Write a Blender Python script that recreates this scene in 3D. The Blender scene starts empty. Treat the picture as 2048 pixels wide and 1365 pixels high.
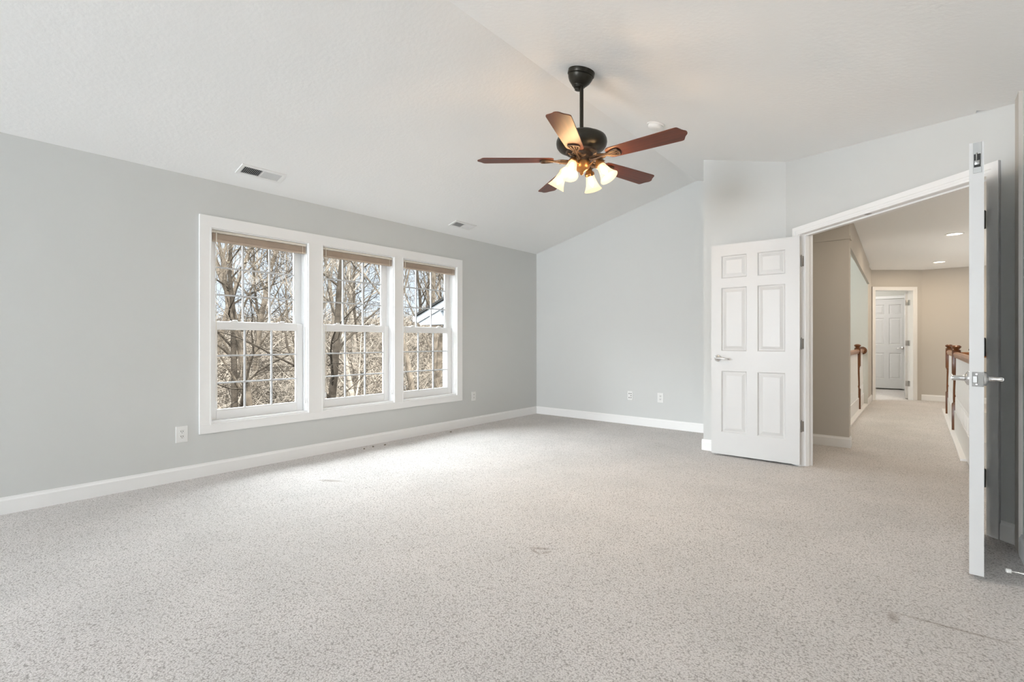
import bpy, bmesh, math, random
from mathutils import Vector, Matrix

C = bpy.context.scene.collection
PI = math.pi
R = math.radians

# ------------------------------------------------------------------ camera
cam_d = bpy.data.cameras.new('camera')
cam_d.sensor_width = 36.0
cam_d.lens = 36.0 * 978.0 / 2048.0
cam_d.clip_start = 0.05
cam_d.clip_end = 300
cam = bpy.data.objects.new('camera', cam_d)
cam.location = (0, 0, 1.10)
cam.rotation_euler = (R(90), 0, R(39.67))
C.objects.link(cam)
sc = bpy.context.scene
sc.camera = cam
vs = sc.view_settings
vs.view_transform = 'Standard'
vs.look = 'None'
vs.gamma = 1.0
vs.use_curve_mapping = False
vs.exposure = 0.80
sc.cycles.max_bounces = 12
sc.cycles.diffuse_bounces = 7
sc.cycles.transparent_max_bounces = 24
sc.cycles.sample_clamp_indirect = 6.0

# ------------------------------------------------------------------ world: pale sky, extra brightness added above the window view to light the room
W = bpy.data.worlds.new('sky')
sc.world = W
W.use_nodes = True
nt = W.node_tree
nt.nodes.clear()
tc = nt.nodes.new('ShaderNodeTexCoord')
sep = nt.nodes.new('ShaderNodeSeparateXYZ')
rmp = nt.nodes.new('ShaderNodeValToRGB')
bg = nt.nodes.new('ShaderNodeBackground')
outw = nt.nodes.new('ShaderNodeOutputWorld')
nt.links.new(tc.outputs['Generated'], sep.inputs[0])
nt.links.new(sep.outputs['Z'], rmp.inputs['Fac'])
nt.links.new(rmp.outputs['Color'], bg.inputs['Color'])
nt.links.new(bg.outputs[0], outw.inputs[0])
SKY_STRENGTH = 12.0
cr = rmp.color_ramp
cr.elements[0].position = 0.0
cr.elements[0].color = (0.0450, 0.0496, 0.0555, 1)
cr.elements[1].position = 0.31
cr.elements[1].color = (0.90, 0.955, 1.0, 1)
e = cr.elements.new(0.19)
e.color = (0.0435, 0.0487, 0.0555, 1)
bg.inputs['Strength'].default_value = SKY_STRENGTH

# ------------------------------------------------------------------ sun on the woods (from behind the house)
sun_d = bpy.data.lights.new('sun', 'SUN')
sun_d.energy = 8.0
sun_d.angle = R(1.0)
sun_d.color = (1.0, 0.93, 0.84)
sun = bpy.data.objects.new('sun', sun_d)
sv = Vector((0.80, -0.22, 0.56))
sun.rotation_euler = sv.to_track_quat('Z', 'Y').to_euler()
sun.location = (6, -4, 12)
C.objects.link(sun)


def area(name, loc, direction, sx, sy, power, color=(1, 1, 1), portal=False, spread=PI):
    d = bpy.data.lights.new(name, 'AREA')
    d.shape = 'RECTANGLE'
    d.size, d.size_y = sx, sy
    d.energy = power
    d.color = color
    d.spread = spread
    o = bpy.data.objects.new(name, d)
    o.location = loc
    o.rotation_euler = (-Vector(direction)).to_track_quat('Z', 'Y').to_euler()
    if portal:
        d.cycles.is_portal = True
    C.objects.link(o)
    return o


# sampling portals at the three front windows
area('portal_window', (-4.70, 2.90, 1.22), (1, 0, 0), 2.95, 1.75, 1, portal=True)
# added fill light behind the camera, set in an opening made for it
area('rear_fill_light', (-3.55, -8.16, 1.35), (0.10, 1, 0.04), 1.7, 1.9, 305, (0.88, 0.94, 1.0))


# ------------------------------------------------------------------ materials
def new_mat(name):
    m = bpy.data.materials.new(name)
    m.use_nodes = True
    return m, m.node_tree, m.node_tree.nodes['Principled BSDF']


def mat(name, col, rough=0.6, metal=0.0, bump=0.0, bscale=60.0, bdist=0.01, var=0.0, vscale=3.0, spec=0.5, coat=0.0):
    m, t, b = new_mat(name)
    b.inputs['Base Color'].default_value = (*col, 1)
    b.inputs['Roughness'].default_value = rough
    b.inputs['Metallic'].default_value = metal
    b.inputs['Specular IOR Level'].default_value = spec
    b.inputs['Coat Weight'].default_value = coat
    co = t.nodes.new('ShaderNodeTexCoord')
    if var:
        n = t.nodes.new('ShaderNodeTexNoise')
        n.inputs['Scale'].default_value = vscale
        n.inputs['Detail'].default_value = 4
        t.links.new(co.outputs['Object'], n.inputs['Vector'])
        r = t.nodes.new('ShaderNodeValToRGB')
        r.color_ramp.elements[0].position = 0.3
        r.color_ramp.elements[1].position = 0.7
        r.color_ramp.elements[0].color = tuple(c * (1 - var) for c in col) + (1,)
        r.color_ramp.elements[1].color = tuple(min(1, c * (1 + var)) for c in col) + (1,)
        t.links.new(n.outputs['Fac'], r.inputs['Fac'])
        t.links.new(r.outputs['Color'], b.inputs['Base Color'])
    if bump:
        n = t.nodes.new('ShaderNodeTexNoise')
        n.inputs['Scale'].default_value = bscale
        n.inputs['Detail'].default_value = 3
        t.links.new(co.outputs['Object'], n.inputs['Vector'])
        k = t.nodes.new('ShaderNodeBump')
        k.inputs['Strength'].default_value = bump
        k.inputs['Distance'].default_value = bdist
        t.links.new(n.outputs['Fac'], k.inputs['Height'])
        t.links.new(k.outputs['Normal'], b.inputs['Normal'])
    return m


def wood(name, dark, light, axis='X', rough=0.35, scale=1.0):
    m, t, b = new_mat(name)
    co = t.nodes.new('ShaderNodeTexCoord')
    mp = t.nodes.new('ShaderNodeMapping')
    s = {'X': (1.2, 22, 22), 'Y': (22, 1.2, 22), 'Z': (22, 22, 1.2)}[axis]
    mp.inputs['Scale'].default_value = tuple(v * scale for v in s)
    n = t.nodes.new('ShaderNodeTexNoise')
    n.inputs['Scale'].default_value = 1.6
    n.inputs['Detail'].default_value = 6
    n.inputs['Roughness'].default_value = 0.6
    r = t.nodes.new('ShaderNodeValToRGB')
    r.color_ramp.elements[0].position = 0.3
    r.color_ramp.elements[1].position = 0.72
    r.color_ramp.elements[0].color = (*dark, 1)
    r.color_ramp.elements[1].color = (*light, 1)
    t.links.new(co.outputs['Object'], mp.inputs['Vector'])
    t.links.new(mp.outputs['Vector'], n.inputs['Vector'])
    t.links.new(n.outputs['Fac'], r.inputs['Fac'])
    t.links.new(r.outputs['Color'], b.inputs['Base Color'])
    b.inputs['Roughness'].default_value = rough
    return m


def emit(name, col, strength):
    m, t, b = new_mat(name)
    b.inputs['Base Color'].default_value = (*col, 1)
    b.inputs['Emission Color'].default_value = (*col, 1)
    b.inputs['Emission Strength'].default_value = strength
    return m


def glass_pane(name):
    m, t, b = new_mat(name)
    t.nodes.remove(b)
    o = t.nodes['Material Output']
    tr = t.nodes.new('ShaderNodeBsdfTransparent')
    tr.inputs[0].default_value = (0.97, 0.985, 0.98, 1)
    gl = t.nodes.new('ShaderNodeBsdfGlossy')
    gl.inputs['Roughness'].default_value = 0.02
    fr = t.nodes.new('ShaderNodeFresnel')
    fr.inputs['IOR'].default_value = 1.12
    mx = t.nodes.new('ShaderNodeMixShader')
    t.links.new(fr.outputs[0], mx.inputs[0])
    t.links.new(tr.outputs[0], mx.inputs[1])
    t.links.new(gl.outputs[0], mx.inputs[2])
    t.links.new(mx.outputs[0], o.inputs[0])
    return m


def shade_glass(name):
    m, t, b = new_mat(name)
    t.nodes.remove(b)
    o = t.nodes['Material Output']
    tl = t.nodes.new('ShaderNodeBsdfTranslucent')
    tl.inputs[0].default_value = (0.022, 0.021, 0.019, 1)
    df = t.nodes.new('ShaderNodeBsdfDiffuse')
    df.inputs[0].default_value = (0.10, 0.097, 0.09, 1)
    tr = t.nodes.new('ShaderNodeBsdfTransparent')
    tr.inputs[0].default_value = (1.0, 0.93, 0.82, 1)
    em = t.nodes.new('ShaderNodeEmission')
    em.inputs[0].default_value = (1.0, 0.80, 0.55, 1)
    em.inputs[1].default_value = 0.36
    m1 = t.nodes.new('ShaderNodeMixShader')
    m1.inputs[0].default_value = 0.35
    m2 = t.nodes.new('ShaderNodeMixShader')
    m2.inputs[0].default_value = 0.48
    ad = t.nodes.new('ShaderNodeAddShader')
    t.links.new(tl.outputs[0], m1.inputs[1])
    t.links.new(df.outputs[0], m1.inputs[2])
    t.links.new(m1.outputs[0], m2.inputs[1])
    t.links.new(tr.outputs[0], m2.inputs[2])
    t.links.new(m2.outputs[0], ad.inputs[0])
    t.links.new(em.outputs[0], ad.inputs[1])
    t.links.new(ad.outputs[0], o.inputs[0])
    return m


def carpet_mat():
    m, t, b = new_mat('carpet')
    L = t.links.new

    def N(k):
        return t.nodes.new(k)
    geo = N('ShaderNodeNewGeometry')
    # tufts
    warp = N('ShaderNodeTexNoise')
    warp.inputs['Scale'].default_value = 40
    warp.inputs['Detail'].default_value = 2
    L(geo.outputs['Position'], warp.inputs['Vector'])
    wsub = N('ShaderNodeVectorMath')
    wsub.operation = 'MULTIPLY_ADD'
    wsub.inputs[1].default_value = (0.012, 0.012, 0.012)
    L(warp.outputs['Color'], wsub.inputs[0])
    L(geo.outputs['Position'], wsub.inputs[2])
    vo = N('ShaderNodeTexVoronoi')
    vo.inputs['Scale'].default_value = 135
    vo.inputs['Randomness'].default_value = 1.0
    L(wsub.outputs[0], vo.inputs['Vector'])
    # fine fibre noise
    fn = N('ShaderNodeTexNoise')
    fn.inputs['Scale'].default_value = 230
    fn.inputs['Detail'].default_value = 4
    fn.inputs['Roughness'].default_value = 0.65
    L(geo.outputs['Position'], fn.inputs['Vector'])
    # broad wear / vacuum variation
    bn = N('ShaderNodeTexNoise')
    bn.inputs['Scale'].default_value = 2.2
    bn.inputs['Detail'].default_value = 3
    L(geo.outputs['Position'], bn.inputs['Vector'])

    def math_(op, a, bb, clamp=False):
        k = N('ShaderNodeMath')
        k.operation = op
        k.use_clamp = clamp
        for i, v in enumerate((a, bb)):
            if isinstance(v, (int, float)):
                k.inputs[i].default_value = v
            else:
                L(v, k.inputs[i])
        return k.outputs[0]
    h = math_('SUBTRACT', 0.95, math_('MULTIPLY', vo.outputs['Distance'], 1.0))      # tuft height
    h = math_('ADD', math_('MULTIPLY', h, 0.50), math_('MULTIPLY', fn.outputs['Fac'], 0.78))
    ramp = N('ShaderNodeValToRGB')
    E = ramp.color_ramp.elements
    E[0].position = 0.40
    E[0].color = (0.35, 0.325, 0.305, 1)
    E[1].position = 0.92
    E[1].color = (0.83, 0.805, 0.785, 1)
    e1 = E.new(0.60)
    e1.color = (0.67, 0.642, 0.62, 1)
    L(h, ramp.inputs['Fac'])
    br = N('ShaderNodeValToRGB')
    br.color_ramp.elements[0].position = 0.3
    br.color_ramp.elements[0].color = (0.93, 0.93, 0.93, 1)
    br.color_ramp.elements[1].position = 0.7
    br.color_ramp.elements[1].color = (1.04, 1.03, 1.03, 1)
    L(bn.outputs['Fac'], br.inputs['Fac'])
    mul = N('ShaderNodeMix')
    mul.data_type = 'RGBA'
    mul.blend_type = 'MULTIPLY'
    mul.inputs['Factor'].default_value = 1.0
    L(ramp.outputs['Color'], mul.inputs['A'])
    L(br.outputs['Color'], mul.inputs['B'])
    # crushed furniture dents and a seam in the pile
    sp = N('ShaderNodeSeparateXYZ')
    L(wsub.outputs[0], sp.inputs[0])
    x, y = sp.outputs['X'], sp.outputs['Y']

    def band(cx, cy, ang, lx, ly):
        ca, sa = math.cos(ang), math.sin(ang)
        dx = math_('SUBTRACT', x, cx)
        dy = math_('SUBTRACT', y, cy)
        u = math_('ADD', math_('MULTIPLY', dx, ca), math_('MULTIPLY', dy, sa))
        v = math_('SUBTRACT', math_('MULTIPLY', dy, ca), math_('MULTIPLY', dx, sa))
        a = math_('POWER', math_('DIVIDE', u, lx), 2.0)
        c2 = math_('POWER', math_('DIVIDE', v, ly), 2.0)
        s = math_('ADD', a, c2)
        return math_('SUBTRACT', 1.0, s, True)
    masks = [band(-1.535, 2.095, R(30), 0.07, 0.018), band(-1.53, 2.05, R(-20), 0.06, 0.012), band(-1.48, 2.075, R(75), 0.04, 0.012),
             band(-3.55, 2.055, R(30), 0.13, 0.03),
             band(-0.069, 2.475, R(98), 0.06, 0.022), band(0.11, 2.525, R(2), 0.24, 0.010)]
    acc = masks[0]
    for k in masks[1:]:
        acc = math_('MAXIMUM', acc, k)
    dk = N('ShaderNodeMix')
    dk.data_type = 'RGBA'
    dk.blend_type = 'MULTIPLY'
    dk.inputs['B'].default_value = (0.55, 0.50, 0.46, 1)
    L(math_('MULTIPLY', acc, 0.75), dk.inputs['Factor'])
    L(mul.outputs['Result'], dk.inputs['A'])
    L(dk.outputs['Result'], b.inputs['Base Color'])
    hh = math_('SUBTRACT', h, math_('MULTIPLY', acc, 0.5))
    k = N('ShaderNodeBump')
    k.inputs['Strength'].default_value = 0.75
    k.inputs['Distance'].default_value = 0.008
    L(hh, k.inputs['Height'])
    L(k.outputs['Normal'], b.inputs['Normal'])
    b.inputs['Roughness'].default_value = 0.95
    b.inputs['Specular IOR Level'].default_value = 0.1
    b.inputs['Sheen Weight'].default_value = 0.15
    return m


M = {}
M['wall'] = mat('wall_paint', (0.63, 0.640, 0.630), 0.75, bump=0.12, bscale=180, bdist=0.002)
M['hall_wall'] = mat('hall_paint', (0.575, 0.545, 0.50), 0.75, bump=0.10, bscale=180, bdist=0.002)
M['pale_wall'] = mat('pale_paint', (0.66, 0.66, 0.62), 0.75, bump=0.10, bscale=180, bdist=0.002)
M['ceiling'] = mat('ceiling_paint', (0.86, 0.865, 0.86), 0.85, bump=0.35, bscale=38, bdist=0.004)
M['trim'] = mat('white_trim', (0.87, 0.87, 0.865), 0.38, bump=0.03, bscale=90, bdist=0.001)
M['vinyl'] = mat('white_vinyl', (0.89, 0.895, 0.90), 0.32, bump=0.02, bscale=90, bdist=0.001)
M['door'] = mat('door_paint', (0.63, 0.63, 0.625), 0.36, bump=0.05, bscale=70, bdist=0.001)
M['carpet'] = carpet_mat()
M['grille'] = mat('grey_white_grille', (0.60, 0.62, 0.645), 0.4, bump=0.02, bscale=90, bdist=0.001)
M['glass'] = glass_pane('window_glass')
M['chrome'] = mat('satin_chrome', (0.72, 0.72, 0.72), 0.16, 1.0, bump=0.02, bscale=200, bdist=0.0005)
M['nickel'] = mat('dull_nickel', (0.46, 0.45, 0.44), 0.38, 1.0, bump=0.03, bscale=200, bdist=0.0005)
M['steel'] = mat('dark_steel', (0.17, 0.165, 0.155), 0.32, 1.0, bump=0.03, bscale=200, bdist=0.0005)
M['bolt'] = mat('dull_bolt_plate', (0.40, 0.40, 0.39), 0.4, 1.0, bump=0.03, bscale=200, bdist=0.0005)
M['bronze'] = mat('dark_bronze', (0.030, 0.027, 0.020), 0.36, 0.55, bump=0.04, bscale=120, bdist=0.001, var=0.2, vscale=20)
M['bronze_light'] = mat('brushed_bronze', (0.085, 0.058, 0.042), 0.45, 0.6, bump=0.06, bscale=90, bdist=0.001, var=0.3, vscale=30)
M['brass'] = mat('antique_brass', (0.26, 0.135, 0.05), 0.34, 0.7, bump=0.04, bscale=120, bdist=0.001, var=0.2, vscale=30)
M['blade'] = wood('blade_wood', (0.075, 0.0165, 0.0075), (0.150, 0.036, 0.0135), 'X', 0.42)
M['oak'] = wood('stained_oak', (0.105, 0.034, 0.011), (0.20, 0.075, 0.024), 'Z', 0.32)
M['oak_rail'] = wood('stained_oak_rail', (0.24, 0.085, 0.022), (0.42, 0.17, 0.05), 'Y', 0.28)
M['shade'] = shade_glass('frosted_shade')
M['bulb'] = emit('bulb_glow', (1.0, 0.86, 0.66), 9.0)
M['downlight'] = emit('downlight_glow', (1.0, 0.90, 0.76), 3.0)
M['plastic'] = mat('white_plastic', (0.80, 0.80, 0.79), 0.35, bump=0.02, bscale=100, bdist=0.0005)
M['dark'] = mat('dark_slot', (0.03, 0.03, 0.03), 0.7, bump=0.02, bscale=60)
M['duct'] = mat('dark_jack', (0.10, 0.10, 0.095), 0.8, bump=0.02, bscale=60)  # even dark grey of the jack faces
M['blind'] = mat('tan_blind', (0.49, 0.39, 0.305), 0.6, bump=0.25, bscale=150, bdist=0.001, var=0.06, vscale=8)
M['blind_pale'] = mat('cream_rail', (0.74, 0.70, 0.62), 0.5, bump=0.04, bscale=80)
M['rubber'] = mat('white_rubber', (0.78, 0.77, 0.74), 0.6, bump=0.03, bscale=80)
M['crumb'] = mat('dry_leaf_bit', (0.16, 0.13, 0.09), 0.9, bump=0.2, bscale=200, var=0.3, vscale=60)
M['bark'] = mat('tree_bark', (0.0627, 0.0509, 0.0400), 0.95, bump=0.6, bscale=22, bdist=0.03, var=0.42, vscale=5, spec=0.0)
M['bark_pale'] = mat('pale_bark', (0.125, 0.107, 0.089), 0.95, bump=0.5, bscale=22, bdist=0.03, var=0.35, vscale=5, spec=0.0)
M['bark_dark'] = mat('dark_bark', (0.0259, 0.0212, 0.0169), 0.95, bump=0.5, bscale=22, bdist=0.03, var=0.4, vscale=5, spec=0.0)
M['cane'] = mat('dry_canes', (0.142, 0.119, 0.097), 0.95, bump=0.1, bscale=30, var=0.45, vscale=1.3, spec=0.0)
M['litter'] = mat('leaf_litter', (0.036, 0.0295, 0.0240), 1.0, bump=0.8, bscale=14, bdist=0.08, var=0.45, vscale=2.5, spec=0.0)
M['leaf'] = mat('green_leaf', (0.0439, 0.0721, 0.0172), 0.7, bump=0.1, bscale=40, var=0.3, vscale=6, spec=0.0)
M['siding'] = mat('pale_blue_siding', (0.1332, 0.1693, 0.2006), 0.7, bump=0.1, bscale=30, spec=0.0)
M['white_out'] = mat('white_exterior_trim', (0.2821, 0.2869, 0.2978), 0.5, bump=0.05, bscale=50, spec=0.0)
M['shingle'] = mat('grey_shingles', (0.0219, 0.0212, 0.0204), 0.95, bump=0.5, bscale=40, var=0.3, vscale=12, spec=0.0)


# ------------------------------------------------------------------ mesh helpers
class MB:
    """collects shapes; build() links them as one mesh object"""

    def __init__(s):
        s.v, s.f, s.sm = [], [], []

    def add(s, vs_, fs, smooth=False):
        o = len(s.v)
        s.v += [tuple(p) for p in vs_]
        s.f += [tuple(i + o for i in f) for f in fs]
        s.sm += [smooth] * len(fs)
        return s

    def box(s, x0, x1, y0, y1, z0, z1, mtx=None):
        p = [(x, y, z) for z in (z0, z1) for y in (y0, y1) for x in (x0, x1)]
        if mtx:
            p = [mtx @ Vector(q) for q in p]
        return s.add(p, [(0, 2, 3, 1), (4, 5, 7, 6), (0, 1, 5, 4), (2, 6, 7, 3), (0, 4, 6, 2), (1, 3, 7, 5)])

    def bbox(s, x0, x1, y0, y1, z0, z1, b=0.003, mtx=None):
        """box with chamfered edges"""
        bm = bmesh.new()
        bmesh.ops.create_cube(bm, size=1)
        for w in bm.verts:
            w.co = ((x0 + x1) / 2 + w.co.x * (x1 - x0), (y0 + y1) / 2 + w.co.y * (y1 - y0), (z0 + z1) / 2 + w.co.z * (z1 - z0))
        bmesh.ops.bevel(bm, geom=bm.edges[:], offset=b, segments=2, affect='EDGES', profile=0.5)
        bm.verts.index_update()
        p = [w.co.copy() for w in bm.verts]
        if mtx:
            p = [mtx @ q for q in p]
        f = [tuple(w.index for w in q.verts) for q in bm.faces]
        bm.free()
        return s.add(p, f)

    def prism(s, poly, z0, z1, mtx=None, smooth=False):
        """polygon (x, y) extruded along z"""
        n = len(poly)
        p = [(x, y, z0) for x, y in poly] + [(x, y, z1) for x, y in poly]
        if mtx:
            p = [mtx @ Vector(q) for q in p]
        f = [tuple(reversed(range(n))), tuple(range(n, 2 * n))]
        f += [(i, (i + 1) % n, n + (i + 1) % n, n + i) for i in range(n)]
        return s.add(p, f, smooth)

    def lathe(s, prof, n=32, mtx=None, cap=True, smooth=True):
        """profile [(r, z)...] about z"""
        p, f = [], []
        for r, z in prof:
            for i in range(n):
                a = 2 * PI * i / n
                p.append((r * math.cos(a), r * math.sin(a), z))
        for j in range(len(prof) - 1):
            for i in range(n):
                k = (i + 1) % n
                f.append((j * n + i, j * n + k, (j + 1) * n + k, (j + 1) * n + i))
        if cap:
            f.append(tuple(reversed(range(n))))
            f.append(tuple(range((len(prof) - 1) * n, len(prof) * n)))
        if mtx:
            p = [mtx @ Vector(q) for q in p]
        return s.add(p, f, smooth)

    def tube(s, pts, rad, n=10, cap=True):
        pts = [Vector(q) for q in pts]
        if not isinstance(rad, (list, tuple)):
            rad = [rad] * len(pts)
        p, f = [], []
        up = Vector((0.13, 0.21, 0.97))
        for i, q in enumerate(pts):
            d = (pts[min(i + 1, len(pts) - 1)] - pts[max(i - 1, 0)]).normalized()
            a = d.cross(up)
            if a.length < 0.05:
                a = d.cross(Vector((1, 0, 0)))
            a.normalize()
            b = d.cross(a)
            for k in range(n):
                t = 2 * PI * k / n
                p.append(q + (a * math.cos(t) + b * math.sin(t)) * rad[i])
        for i in range(len(pts) - 1):
            for k in range(n):
                l = (k + 1) % n
                f.append((i * n + k, i * n + l, (i + 1) * n + l, (i + 1) * n + k))
        if cap:
            f.append(tuple(reversed(range(n))))
            f.append(tuple(range((len(pts) - 1) * n, len(pts) * n)))
        return s.add(p, f, True)

    def build(s, name, m, parent=None, loc=None, fix=True):
        me = bpy.data.meshes.new(name)
        me.from_pydata(s.v, [], s.f)
        if fix:
            bm = bmesh.new()
            bm.from_mesh(me)
            bmesh.ops.recalc_face_normals(bm, faces=bm.faces)
            bm.to_mesh(me)
            bm.free()
        me.polygons.foreach_set('use_smooth', s.sm)
        if any(s.sm):
            me.set_sharp_from_angle(angle=R(38))
        me.materials.append(m)
        me.update()
        o = bpy.data.objects.new(name, me)
        C.objects.link(o)
        if parent:
            o.parent = parent
        if loc:
            o.location = loc
        return o


def thing(name, label, cat, loc=(0, 0, 0), rotz=0.0, group=None):
    o = bpy.data.objects.new(name, None)
    o.empty_display_size = 0.1
    C.objects.link(o)
    o.location = loc
    o.rotation_euler = (0, 0, rotz)
    o['label'] = label
    o['category'] = cat
    if group:
        o['group'] = group
    return o


def tag(o, label, cat, group=None, kind=None):
    o['label'] = label
    o['category'] = cat
    if group:
        o['group'] = group
    if kind:
        o['kind'] = kind
    return o


def struct(o, label=None, cat=None):
    o['kind'] = 'structure'
    if label:
        o['label'] = label
    if cat:
        o['category'] = cat
    return o


def sroot(name, label, cat, loc=(0, 0, 0), rotz=0.0):
    o = bpy.data.objects.new(name, None)
    o.empty_display_size = 0.1
    C.objects.link(o)
    o.location = loc
    o.rotation_euler = (0, 0, rotz)
    return struct(o, label, cat)


def dup(root, loc, rotz, label, group=None):
    r = root.copy()
    C.objects.link(r)
    r.location = loc
    r.rotation_euler = (0, 0, rotz)
    r['label'] = label
    if group:
        r['group'] = group
    for ch in list(root.children):
        c = ch.copy()
        C.objects.link(c)
        c.parent = r
        for g in ch.children:
            d = g.copy()
            C.objects.link(d)
            d.parent = c
    return r


def holed(mb, u0, u1, w0, w1, holes, put):
    """fill the rectangle u0..u1 x w0..w1 minus holes with boxes through put(mb, ua, ub, wa, wb)"""
    us = sorted({u0, u1, *[h[0] for h in holes], *[h[1] for h in holes]})
    ws = sorted({w0, w1, *[h[2] for h in holes], *[h[3] for h in holes]})
    for a, b in zip(us, us[1:]):
        for c, d in zip(ws, ws[1:]):
            mu, mw = (a + b) / 2, (c + d) / 2
            if not any(h[0] < mu < h[1] and h[2] < mw < h[3] for h in holes):
                put(mb, a, b, c, d)


# ------------------------------------------------------------------ the room shell
XL, YB = -4.466, 5.968           # window wall, end wall
XR, YR = 0.415, -8.0             # right wall, unseen rear wall set far back to even the fill light
RX, RZ = -2.05, 3.035            # ridge of the vaulted ceiling
SL, SR = (RZ - 2.422) / (RX - XL), 0.265
ceil_z = lambda x: RZ - (SL * (RX - x) if x < RX else SR * (x - RX))
WIN = [(1.505, 2.348), (2.480, 3.337), (3.446, 4.291)]
WZ0, WZ1 = 0.415, 2.035

w = MB()
holed(w, YR, 6.10, -0.05, 2.52, [(a, b, WZ0, WZ1) for a, b in WIN], lambda m_, a, b, c, d: m_.box(XL - 0.16, XL, a, b, c, d))
struct(w.build('wall_left', M['wall']), 'grey painted wall holding the three tall windows', 'wall')

w = MB()
gable = [(XL - 0.1, -0.05), (-1.60, -0.05), (-1.60, ceil_z(-1.6) + 0.06), (RX, RZ + 0.06), (XL - 0.1, ceil_z(XL - 0.1) + 0.06)]
w.prism(gable, 0, 0.12, Matrix(((1, 0, 0, 0), (0, 0, 1, YB), (0, 1, 0, 0), (0, 0, 0, 1))))
struct(w.build('wall_back', M['wall']), 'grey gable end wall with two small plates near the floor', 'wall')

w = MB()
bxp = [(-1.667, 5.045), (-0.928, 5.045), (-0.93, 6.08), (-1.667, 6.08)]
w.prism(bxp, -0.05, 3.06)
struct(w.build('wall_closet', M['wall']), 'grey boxed-out wall behind the open six-panel door', 'wall')

# wall with the double door (local: s along the wall, t = depth into the hall)
DA, DB = Vector((-0.928, 5.045, 0)), Vector((0.415, 3.760, 0))
du = (DB - DA).normalized()
dn = Vector((-du.y, du.x, 0))                      # towards the hall
DM = Matrix(((du.x, dn.x, 0, DA.x), (du.y, dn.y, 0, DA.y), (0, 0, 1, 0), (0, 0, 0, 1)))
DL = (DB - DA).length
S0, S1, DH = 0.181, 1.705, 2.036                   # clear opening
w = MB()
holed(w, 0.0, DL + 0.12, -0.05, 2.95, [(S0 - 0.018, S1 + 0.018, -0.05, DH + 0.018)], lambda m_, a, b, c, d: m_.box(a, b, 0, 0.12, c, d, DM))
struct(w.build('wall_right_angled', M['wall']), 'grey angled wall around the double doorway', 'wall')

w = MB()
w.box(XR, XR + 0.12, YR, 3.80, -0.05, 2.60)
struct(w.build('wall_right', M['wall']), 'grey wall in shadow behind the open door at the far right', 'wall')

w = MB()
holed(w, XL - 0.1, XR + 0.1, -0.05, 3.1, [(-4.40, -2.70, 0.40, 2.30)], lambda m_, a, b, c, d: m_.box(a, b, YR - 0.12, YR, c, d))  # opening added to let the rear fill light in
struct(w.build('wall_rear', M['wall']), 'grey wall behind the viewpoint with one wide opening added for the fill light', 'wall')

w = MB()
XE = 0.56
my = Matrix(((1, 0, 0, 0), (0, 0, 1, 0), (0, 1, 0, 0), (0, 0, 0, 1)))


def slab(x0, x1, y0, y1):
    w.prism([(x0, ceil_z(x0)), (x1, ceil_z(x1)), (x1, ceil_z(x1) + 0.15), (x0, ceil_z(x0) + 0.15)], y0, y1, my)


slab(XL - 0.2, RX, YR - 0.2, 6.1)
slab(RX, XE, YR - 0.2, 3.86)
slab(RX, 0.26, 3.86, 6.1)
struct(w.build('ceiling', M['ceiling']), 'vaulted white textured ceiling with a ridge', 'ceiling')

# floor: carpet runs through the doorway and down the hall
w = MB()
w.box(XL - 0.1, 0.45, YR - 0.1, 6.08, -0.12, 0)
w.box(-0.66, 0.30, 6.08, 10.4, -0.12, 0)
w.box(0.45, 2.3, 3.7, 5.85, -0.12, 0)
w.box(-2.2, 2.3, 10.4, 14.2, -0.12, 0)
struct(w.build('floor', M['carpet']), 'beige cut-pile carpet floor', 'floor')


# baseboards
def base_run(mb, a, b, normal, h=0.108, t=0.014):
    """profiled baseboard from a to b standing on the floor, its back on the line, its face towards normal"""
    a, b, n = Vector((*a, 0)), Vector((*b, 0)), Vector((*normal, 0)).normalized()
    pr = [(0, 0), (t, 0), (t, h * 0.80), (t * 0.55, h * 0.90), (t * 0.45, h), (0, h)]
    k = len(pr)
    p = [q + n * x + Vector((0, 0, z)) for q in (a, b) for x, z in pr]
    f = [tuple(range(k)), tuple(range(k, 2 * k))] + [(i, (i + 1) % k, k + (i + 1) % k, k + i) for i in range(k)]
    mb.add(p, f)


w = MB()
base_run(w, (XL, YR), (XL, YB), (1, 0))
struct(w.build('baseboard_left', M['trim']), 'white baseboard under the windows', 'baseboard')
w = MB()
base_run(w, (XL, YB), (-1.667, YB), (0, -1))
struct(w.build('baseboard_back', M['trim']), 'white baseboard along the gable end wall', 'baseboard')
w = MB()
base_run(w, (-1.681, 5.045), (-0.94, 5.045), (0, -1))
base_run(w, (-1.667, 5.0455), (-1.667, YB), (-1, 0))
struct(w.build('baseboard_closet', M['trim']), 'white baseboard around the boxed-out wall', 'baseboard')
w = MB()
base_run(w, tuple((DA + du * 1.782)[:2]), tuple((DB - du * 0.002)[:2]), (-dn.x, -dn.y))
base_run(w, (XR, YR), (XR, 3.762), (-1, 0))
struct(w.build('baseboard_right', M['trim']), 'white baseboard in the dark corner behind the open door', 'baseboard')

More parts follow.
